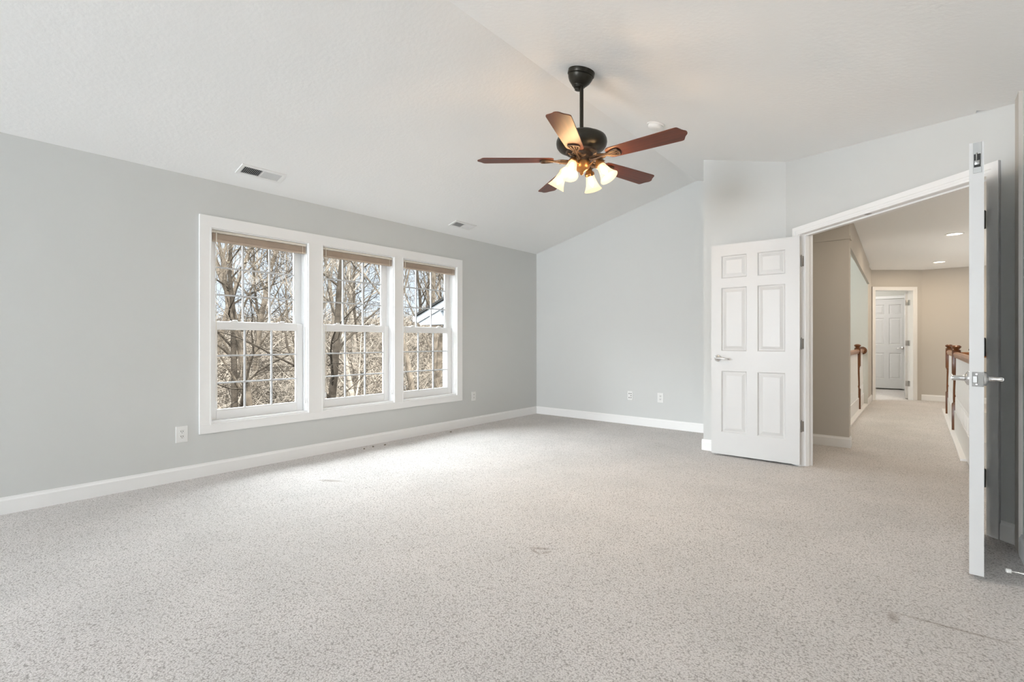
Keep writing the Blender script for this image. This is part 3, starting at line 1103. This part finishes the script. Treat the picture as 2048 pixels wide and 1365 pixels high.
struct(w.build('wall_stairwell', M['pale_wall']), 'pale wall of the stairwell seen past the handrail', 'wall')
w = MB()
w.box(-0.78, -0.66, 10.52, 11.26, -0.05, 2.44)
struct(w.build('wall_hall_left', M['hall_wall']), 'short taupe wall left of the far door', 'wall')
w = MB()
base_run(w, (-0.66, 10.40), (-0.66, 11.25), (1, 0))
struct(w.build('baseboard_landing', M['trim']), 'white baseboard left of the far door', 'baseboard')
w = MB()
w.prism([(-1.0, 5.06), (-0.91, 5.12), (0.52, 3.74), (2.3, 3.72), (2.3, 12.3), (-0.80, 12.3), (-0.80, 6.19), (-1.0, 6.19)], 2.42, 2.50)
struct(w.build('ceiling_hall', M['ceiling']), 'flat hall ceiling with two recessed lights', 'ceiling')
w = MB()
w.box(0.06, 2.3, 11.85, 11.97, -2.8, 2.46)
w.box(2.3, 2.42, 3.6, 12.0, -2.8, 2.46)
w.box(0.40, 2.42, 3.60, 3.72, -0.1, 2.5)
w.box(0.20, 2.42, 5.7, 12.0, -2.9, -2.8)
w.box(0.26, 0.30, 5.8, 10.4, -2.8, -0.12)
w.box(0.26, 2.3, 5.74, 5.78, -2.8, -0.12)
struct(w.build('wall_hall_far', M['hall_wall']), 'beige wall at the end of the hall', 'wall')
w = MB()
base_run(w, (0.055, 11.85), (2.3, 11.85), (0, -1))
struct(w.build('baseboard_hall_far', M['trim']), 'white baseboard at the end of the hall', 'baseboard')

# angled wall with the far door (local s along it, t away from the viewer)
FA, FB = Vector((-0.70, 11.212, 0)), Vector((0.06, 11.850, 0))
fu = (FB - FA).normalized()
fn_ = Vector((-fu.y, fu.x, 0))
FM = Matrix(((fu.x, fn_.x, 0, FA.x), (fu.y, fn_.y, 0, FA.y), (0, 0, 1, 0), (0, 0, 0, 1)))
FL = (FB - FA).length
F0, F1, FH = 0.128, 0.828, 2.04
w = MB()
holed(w, -0.05, FL, -0.05, 2.46, [(F0 - 0.018, F1 + 0.018, -0.05, FH + 0.018)], lambda m2, a, b, c, d: m2.box(a, b, 0, 0.11, c, d, FM))
struct(w.build('wall_hall_angled', M['hall_wall']), 'angled beige wall around the far door', 'wall')
w = MB()
w.box(F0 - 0.018, F0, -0.004, 0.114, 0, FH, FM)
w.box(F1, F1 + 0.018, -0.004, 0.114, 0, FH, FM)
w.box(F0 - 0.018, F1 + 0.018, -0.004, 0.114, FH, FH + 0.018, FM)
casing(w, F0, F1, FH - 0.002, FM, 0.0, wdt=0.062)
struct(w.build('trim_5', M['trim']), 'white casing and jamb of the far door', 'door trim')

# far open leaf, hinged on the right jamb, pointing away
fh = FM @ Vector((F1 - 0.006, 0.112, 0))
d3 = sroot('door_3', 'white far door standing open at the end of the hall', 'door', (fh.x, fh.y, 0.02), R(92))
mb = leaf_mesh(0.69, 2.0, 0.036, cols_for(0.69), ROWS)
o = mb.build('door_leaf', M['door'], d3)
weld(o)
fi = (Matrix.Translation((fh.x, fh.y, 0.02)) @ Matrix.Rotation(R(92), 4, 'Z')).inverted() @ FM
for z in (1.80, 1.04, 0.28):
    m_ = MB()
    m_.bbox(-0.003, 0.001, 0.002, 0.034, z - 0.05, z + 0.05, 0.0006)
    m_.lathe([(0.007, -0.05), (0.007, 0.05)], 10, Matrix.Translation((-0.006, -0.004, z)))
    m_.bbox(F1 - 0.003, F1 + 0.001, 0.066, 0.110, z + 0.02 - 0.05, z + 0.02 + 0.05, 0.0006, fi)
    hinge_part(d3, m_)

# closed door of the room beyond
d4 = sroot('door_4', 'white closed six-panel door seen through the far doorway', 'door', (-0.912, 13.96, 0.03), 0)
mb = leaf_mesh(0.72, 2.02, 0.036, cols_for(0.72), ROWS)
o = mb.build('door_leaf', M['door'], d4)
weld(o)
lever(d4, 0.655, 0.91, 0.0, -1, -1)
w = MB()
holed(w, -2.2, 1.2, -0.05, 2.46, [(-0.918, -0.186, -0.05, 2.056)], lambda m2, a, b, c, d: m2.box(a, b, 13.962, 14.06, c, d))
w.box(-2.3, -2.2, 10.5, 14.06, -0.05, 2.46)
w.box(1.1, 1.2, 11.97, 14.06, -0.05, 2.46)
w.box(-1.1, 0.1, 14.06, 14.10, -0.05, 2.3)  # unseen panel added behind the closed door to stop light leaking under it
struct(w.build('wall_far_room', M['pale_wall']), 'pale walls of the room beyond the far door', 'wall')
w = MB()
casing(w, -0.918, -0.186, 2.052, Matrix.Translation((0, 13.962, 0)), 0.0, wdt=0.06)
struct(w.build('trim_6', M['trim']), 'white casing of the closed door beyond', 'door trim')
w = MB()
w.box(-2.3, 1.2, 11.0, 14.06, 2.46, 2.52)
struct(w.build('ceiling_far_room', M['ceiling']), 'ceiling of the room beyond the far door', 'ceiling')

# recessed lights
for (x, y), lab in (((0.350, 8.11), 'round recessed ceiling light in the hall, nearer of the two in view'), ((0.278, 10.81), 'round recessed ceiling light in the hall, farther of the two in view'),
                    ((0.16, 5.40), 'unseen recessed ceiling light added outside the double doorway to brighten the hall wall end')):  # third light is unseen, added to brighten the hall wall end
    t = thing('recessed_light', lab, 'ceiling light', (x, y, 2.42), 0, 'recessed lights in the hall ceiling')
    m_ = MB()
    m_.lathe([(0.095, 0.001), (0.095, -0.004), (0.078, -0.008), (0.074, -0.004), (0.074, 0.001)], 32, cap=False)
    m_.build('trim_ring', M['plastic'], t)
    m_ = MB()
    m_.lathe([(0.0745, -0.001), (0.0745, -0.003)], 32)
    m_.build('lens', M['downlight'], t)
    ld = bpy.data.lights.new('recessed_lamp', 'AREA')
    ld.shape = 'DISK'
    ld.size = 0.14
    ld.energy = 5.5 if y < 6 else 8
    ld.color = (1.0, 0.82, 0.62)
    lo_ = bpy.data.objects.new('recessed_lamp', ld)
    lo_.location = (x, y, 2.412)
    C.objects.link(lo_)


# ------------------------------------------------------------------ stair railings
def newel(mb, x, y, z0=0.0, top=1.05):
    T = Matrix.Translation((x, y, z0))
    a = 0.041
    h = top - z0
    mb.bbox(x - a, x + a, y - a, y + a, z0, z0 + 0.34, 0.004)
    mb.lathe([(0.036, 0.335), (0.038, 0.343), (0.033, 0.350), (0.030, 0.358), (0.032, 0.40), (0.031, 0.50), (0.029, 0.60), (0.028, 0.645), (0.033, 0.653), (0.028, 0.662), (0.033, 0.682), (0.037, 0.70)], 20, T)
    mb.bbox(x - a, x + a, y - a, y + a, z0 + 0.70, top - 0.075, 0.006)
    T2 = Matrix.Translation((x, y, top))
    mb.lathe([(0.030, -0.078), (0.042, -0.072), (0.044, -0.064), (0.030, -0.056), (0.024, -0.050), (0.036, -0.040), (0.046, -0.026), (0.046, -0.016), (0.034, -0.004), (0.014, 0.0), (0.0, 0.001)], 24, T2)


def rail(mb, a, b, zc=0.935):
    a, b = Vector((*a, zc)), Vector((*b, zc))
    d = (b - a).normalized()
    s = Vector((-d.y, d.x, 0))
    pr = [(-0.022, -0.032), (0.022, -0.032), (0.024, -0.018), (0.030, -0.008), (0.031, 0.010), (0.024, 0.024), (0.012, 0.031), (-0.012, 0.031), (-0.024, 0.024), (-0.031, 0.010), (-0.030, -0.008), (-0.024, -0.018)]
    k = len(pr)
    p = [q + s * x + Vector((0, 0, z)) for q in (a, b) for x, z in pr]
    f = [tuple(range(k)), tuple(range(k, 2 * k))] + [(i, (i + 1) % k, k + (i + 1) % k, k + i) for i in range(k)]
    mb.add(p, f)


def baluster(x, y, z0, z1):
    m_ = MB()
    m_.bbox(x - 0.016, x + 0.016, y - 0.016, y + 0.016, z0, z0 + 0.16, 0.002)
    h = z1 - z0
    m_.lathe([(0.014, 0.158), (0.017, 0.17), (0.011, 0.185), (0.016, 0.21), (0.0155, 0.26), (0.011, 0.40), (0.009, h)], 10, Matrix.Translation((x, y, z0)))
    return m_


# right-hand railing
RXX = 0.362
t = thing('stair_railing', 'stained wood railing with white balusters right of the hall', 'railing', (RXX, 8.0, 0))
inv = lambda p: (p[0] - RXX, p[1] - 8.0)
for y in (9.74, 8.01, 5.38):
    m_ = MB()
    newel(m_, 0, y - 8.0)
    m_.build('newel_post', M['oak'], t)
m_ = MB()
rail(m_, inv((RXX, 9.70)), inv((RXX, 8.05)))
m_.build('handrail', M['oak_rail'], t)
m_ = MB()
rail(m_, inv((RXX, 7.97)), inv((RXX, 5.42)))
m_.build('handrail', M['oak_rail'], t)
m_ = MB()
rail(m_, inv((RXX + 0.04, 8.01)), inv((2.3, 8.01)))
m_.build('handrail', M['oak_rail'], t)
m_ = MB()
m_.bbox(-0.020, 0.024, -2.58, 1.70, 0.02, 0.26, 0.003)
m_.bbox(-0.062, 0.060, -1.92, 2.40, -0.10, 0.022, 0.003)
m_.bbox(0.0, 1.94, -0.012, 0.032, -0.10, 0.26, 0.003)
m_.build('base_curb', M['trim'], t)
ys = [5.66 + 0.10 * k for k in range(1, 23)] + [8.05 + 0.103 * k for k in range(1, 16)]
for y in ys:
    baluster(0, y - 8.0, 0.255, 0.906).build('baluster', M['trim'], t)
for k in range(1, 10):
    baluster(0.10 * k, 0.01, 0.255, 0.906).build('baluster', M['trim'], t)

# left-hand railing with a rosette on the stairwell wall
LXX = -0.735
t = thing('stair_railing', 'stained wood railing ending in a wall rosette left of the hall', 'railing', (LXX, 8.6, 0))
for y in (7.79, 9.50):
    m_ = MB()
    newel(m_, 0, y - 8.6)
    m_.build('newel_post', M['oak'], t)
for a, b in ((6.22, 7.75), (7.83, 9.46), (9.54, 10.385)):
    m_ = MB()
    rail(m_, (0, a - 8.6), (0, b - 8.6))
    m_.build('handrail', M['oak_rail'], t)
m_ = MB()
m_.lathe([(0.062, 0.0), (0.066, 0.006), (0.058, 0.018), (0.045, 0.024)], 24, Matrix.Translation((0, 1.80, 0.935)) @ Matrix.Rotation(PI / 2, 4, 'X'))
m_.build('rosette', M['oak'], t)
m_ = MB()
m_.bbox(-0.022, 0.022, -2.39, 1.80, 0.02, 0.20, 0.003)
m_.bbox(-0.060, 0.078, -2.39, 1.80, -0.10, 0.022, 0.003)
m_.build('base_curb', M['trim'], t)
for y in [6.25 + 0.104 * k for k in range(1, 15)] + [7.84 + 0.104 * k for k in range(1, 16)] + [9.56 + 0.104 * k for k in range(1, 8)]:
    baluster(0, y - 8.6, 0.195, 0.906).build('baluster', M['trim'], t)

# light in the stairwell, foyer and the far room
area('stairwell_daylight', (-2.0, 8.3, 3.1), (0.25, 0.5, -1), 1.6, 1.6, 48, (0.97, 1.0, 0.96))
area('foyer_fill_light', (1.4, 8.6, -1.6), (-0.15, 0, 1), 1.4, 3.0, 52, (1.0, 0.95, 0.89))  # added unseen fill from below, lifts the hall ceiling
area('far_room_lamp', (-1.0, 12.7, 2.40), (0.1, 0.3, -1), 0.7, 0.7, 15, (1.0, 0.92, 0.86))

# ------------------------------------------------------------------ outside: ground, trees, brush, neighbouring gable


def ground_z(x, y):
    d = math.hypot(x, y)
    return -3.0 + 0.02 * max(0, d - 6) + 0.19 * max(0, d - 12) - 0.24 * max(0, d - 34)


w = MB()
nx, ny = 34, 40
gx = [-62 + 57.2 * i / nx for i in range(nx + 1)]
gy = [-30 + 95 * j / ny for j in range(ny + 1)]
random.seed(2)
w.add([(x, y, ground_z(x, y) + random.uniform(-0.1, 0.1)) for x in gx for y in gy],
      [(i * (ny + 1) + j, (i + 1) * (ny + 1) + j, (i + 1) * (ny + 1) + j + 1, i * (ny + 1) + j + 1) for i in range(nx) for j in range(ny)], True)
struct(w.build('ground', M['litter']), 'leaf-littered wooded slope outside the windows', 'ground')


def rvec(rng):
    return Vector((rng.gauss(0, 1), rng.gauss(0, 1), rng.gauss(0, 1)))


def grow_tree(seed, H, r0, lean, spread, droop=0.0, first=0.22, nl1=13):
    rng = random.Random(seed)
    trunk, crown = MB(), MB()
    SEG = [9, 7, 5, 4, 3]
    SID = [9, 6, 4, 3, 3]
    KID = [nl1, 5, 4, 3, 0]

    def branch(mb, p, d, L, r, lev):
        n = SEG[lev]
        pts, rad = [p.copy()], [r]
        dd = d.normalized()
        wob = (0.07, 0.13, 0.17, 0.20, 0.22)[lev]
        for i in range(n):
            dd = (dd + rvec(rng) * wob + Vector((0, 0, (0.05 if lev == 0 else 0.11) - droop * (lev > 0)))).normalized()
            p = p + dd * (L / n)
            pts.append(p.copy())
            k = (i + 1) / n
            rad.append(max(0.0048, r * (1 - (0.80 if lev else 0.72) * k)))
        mb.tube(pts, rad, SID[lev], cap=False)
        if lev < 4:
            for c in range(KID[lev]):
                f = first + (1 - first) * (c + rng.random()) / KID[lev] if lev == 0 else 0.18 + 0.82 * (c + rng.random()) / KID[lev]
                f = min(0.99, f)
                i = min(n - 1, int(f * n))
                q = pts[i].lerp(pts[i + 1], f * n - i)
                ax = (pts[i + 1] - pts[i]).normalized()
                side = ax.cross(rvec(rng)).normalized()
                ang = rng.uniform(0.40, 0.85) * spread
                nd = (ax * math.cos(ang) + side * math.sin(ang))
                if lev == 0:
                    nd.z = abs(nd.z) * 0.8 + 0.12
                ll = L * (rng.uniform(0.34, 0.58) * (1.12 - 0.55 * f) if lev == 0 else rng.uniform(0.38, 0.62) * (1.1 - 0.4 * f))
                rr = rad[i] * (0.44 if lev == 0 else 0.56) * rng.uniform(0.75, 1.05)
                branch(crown, q, nd, ll, rr, lev + 1)
    branch(trunk, Vector((0, 0, -0.3)), Vector((lean[0], lean[1], 1)), H, r0, 0)
    return trunk, crown


KINDS = [
    ('bare_tree', 11, 9.5, 0.125, (0.05, 0.10), 1.0, 0.00, 0.20, 13, 'bark'),
    ('bare_tree', 23, 10.0, 0.14, (-0.02, -0.06), 0.9, 0.00, 0.24, 14, 'bark_pale'),
    ('bare_tree', 37, 8.0, 0.085, (0.10, -0.16), 1.15, 0.05, 0.18, 13, 'bark_pale'),
    ('bare_tree', 41, 8.5, 0.12, (-0.08, 0.20), 1.25, 0.10, 0.22, 13, 'bark_dark'),
    ('bare_tree', 58, 10.5, 0.125, (0.0, 0.05), 0.75, 0.00, 0.30, 13, 'bark'),
]
protos = []
for (nm, sd, H, r0, lean, spr, drp, fst, nl, mt) in KINDS:
    tr, crn = grow_tree(sd, H, r0, lean, spr, drp, fst, nl)
    protos.append((tr, crn, nm, mt))
made = {}
ray = lambda px: (-0.6384 + (px - 1024) / 978 * 0.7697, 0.7697 + (px - 1024) / 978 * 0.6384)


def place_tree(kind, x, y, rz, scale, label, group=None):
    tr, crn, nm, mt = protos[kind]
    if kind not in made:
        o = tr.build(nm, M[mt], fix=False)
        o['category'] = 'tree'
        c = crn.build('branches', M[mt], o, fix=False)
        made[kind] = o
    else:
        src = made[kind]
        o = src.copy()
        C.objects.link(o)
        c = src.children[0].copy()
        C.objects.link(c)
        c.parent = o
    o.location = (x, y, ground_z(x, y))
    o.rotation_euler = (0, 0, rz)
    o.scale = (scale,) * 3
    o['label'] = label
    if group:
        o['group'] = group
    elif 'group' in o:
        del o['group']
    return o


# the near trees that can be told apart, by window
near = [
    (3, 452, 11.5, 0.4, 0.85, 'dark forking bare tree at the left edge of the left window'),
    (0, 512, 12.5, 2.6, 0.95, 'leaning bare tree in the middle of the left window'),
    (1, 585, 14.0, 1.1, 0.9, 'pale bare tree at the right side of the left window'),
    (3, 662, 11.0, 3.9, 0.95, 'dark bare tree with arching limbs at the left of the middle window'),
    (2, 738, 13.0, 5.2, 1.05, 'slender pale bare tree at the right of the middle window'),
    (4, 838, 15.0, 0.9, 0.95, 'tall straight bare tree left of the white gable in the right window'),
    (0, 868, 17.0, 4.4, 1.0, 'tall bare tree rising behind the white gable'),
]
for kd, px, t_, rz, s_, lab in near:
    rx_, ry_ = ray(px)
    place_tree(kd, rx_ * t_, ry_ * t_, rz, s_, lab)
rng = random.Random(77)
n_far = 0
while n_far < 34:
    x = -rng.uniform(13, 40)
    sl_ = rng.uniform(0.24, 1.12)
    y = -x * sl_
    n_far += 1
    place_tree(rng.randrange(5), x, y, rng.uniform(0, 6.28), rng.uniform(0.7, 1.15), 'bare leafless tree deep in the woods behind the nearest trees', 'bare trees deep in the woods')

# brush: dry canes and brambles nobody could count


def brush(name, seed, n, rmin, rmax, hi, m, label):
    w = MB()
    rng = random.Random(seed)
    for k in range(n):
        x = -rng.uniform(9.0, 33)
        y = -x * rng.uniform(0.26, 1.10)
        z = ground_z(x, y)
        L = rng.uniform(1.2, hi)
        a = rng.uniform(0, 6.28)
        d = Vector((math.cos(a) * 0.6, math.sin(a) * 0.6, 1.0)).normalized()
        p = Vector((x, y, z - 0.1))
        pts = [p.copy()]
        bend = rng.uniform(0.05, 0.38)
        for i in range(5):
            d = (d + rvec(rng) * 0.22 + Vector((math.cos(a) * bend, math.sin(a) * bend, -bend * 0.9))).normalized()
            p = p + d * (L / 5)
            pts.append(p.copy())
        r = rng.uniform(rmin, rmax) * (0.6 + 0.04 * -x)
        w.tube(pts, [r, r * 0.9, r * 0.8, r * 0.65, r * 0.5, r * 0.35], 3, cap=False)
        for q in range(3):
            i = rng.randrange(1, 5)
            e_ = rvec(rng).normalized() * L * rng.uniform(0.15, 0.35)
            w.tube([pts[i], pts[i] + e_ * 0.5 + rvec(rng) * 0.06, pts[i] + e_], [r * 0.6, r * 0.5, r * 0.35], 3, cap=False)
    o = w.build(name, m, fix=False)
    return tag(o, label, 'undergrowth', kind='stuff')


brush('undergrowth', 9, 9500, 0.0045, 0.0105, 3.2, M['cane'], 'tangle of pale dry canes under the bare trees')
brush('undergrowth', 10, 3600, 0.005, 0.013, 3.4, M['bark_dark'], 'tangle of dark stems mixed among the pale canes')

# low green growth at the foot of the brush
for (px, t_, lab, sd) in ((575, 10.2, 'low green leafy shrub at the bottom of the left window', 3), (690, 10.6, 'low green leafy shrub at the bottom of the middle window', 4)):
    rx_, ry_ = ray(px)
    x, y = rx_ * t_, ry_ * t_
    rng = random.Random(sd)
    st, lf = MB(), MB()
    for k in range(40):
        a = rng.uniform(0, 6.28)
        L = rng.uniform(0.5, 1.4)
        e_ = Vector((math.cos(a) * 0.7, math.sin(a) * 0.7, rng.uniform(0.6, 1.2))).normalized() * L
        st.tube([Vector((0, 0, 0)), e_ * 0.5, e_], [0.008, 0.006, 0.003], 3, cap=False)
        for q in range(16):
            c_ = e_ * rng.uniform(0.4, 1.05) + rvec(rng) * 0.09
            u_ = rvec(rng).normalized() * 0.045
            v_ = u_.cross(rvec(rng)).normalized() * 0.025
            lf.add([c_ - u_, c_ + v_, c_ + u_, c_ - v_], [(0, 1, 2, 3)])
    t = thing('shrub', lab, 'shrub', (x, y, ground_z(x, y) + 0.0))
    st.build('stem', M['bark'], t, fix=False)
    lf.build('foliage', M['leaf'], t, fix=False)

# white gable of the neighbouring wing, beyond the right window
gb = thing('house_wing', 'white gable end with pale blue siding outside the right window', 'house', (-7.0, 6.5, 0))
gl = lambda x: 1.585 + 0.36 * (x + 7.565)         # underside line of the roof (world x)
m_ = MB()
xz = Matrix(((1, 0, 0, 0), (0, 0, 1, 0), (0, 1, 0, 0), (0, 0, 0, 1)))
m_.prism([(-0.10, -3.1), (2.3, -3.1), (2.3, gl(-4.7) - 0.02), (-0.10, gl(-7.10) - 0.02)], 0.0, 3.5, xz)
m_.build('siding_wall', M['siding'], gb)
m_ = MB()
for k in range(40):
    z = -3.0 + k * 0.13
    m_.box(0.06, 2.25, -0.012, 0.001, z, z + 0.012)
m_.build('siding_lap', M['siding'], gb)
m_ = MB()
m_.bbox(-0.12, 0.005, -0.03, 0.10, -3.1, 1.42, 0.004)
m_.build('corner_board', M['white_out'], gb)
m_ = MB()
m_.prism([(-0.56, gl(-7.56) - 0.13), (-0.56, gl(-7.56)), (2.3, gl(-4.7)), (2.3, gl(-4.7) - 0.13)], -0.30, -0.27, xz)
m_.build('rake_board', M['white_out'], gb)
m_ = MB()
m_.prism([(-0.54, 1.44), (-0.50, 1.415), (0.08, 1.415), (0.08, 1.66), (2.3, gl(-4.7) - 0.18), (2.3, gl(-4.7) - 0.02), (-0.54, gl(-7.54) - 0.02)], -0.27, 0.0, xz)
m_.build('eave_return', M['white_out'], gb)
m_ = MB()
m_.prism([(-0.60, gl(-7.60)), (2.3, gl(-4.7)), (2.3, gl(-4.7) + 0.045), (-0.60, gl(-7.60) + 0.045)], -0.34, 3.5, xz)
m_.build('roof', M['shingle'], gb)
m_ = MB()
m_.bbox(-0.68, -0.56, -0.32, 3.5, gl(-7.56) - 0.11, gl(-7.56) + 0.005, 0.01)
m_.build('gutter', M['white_out'], gb)
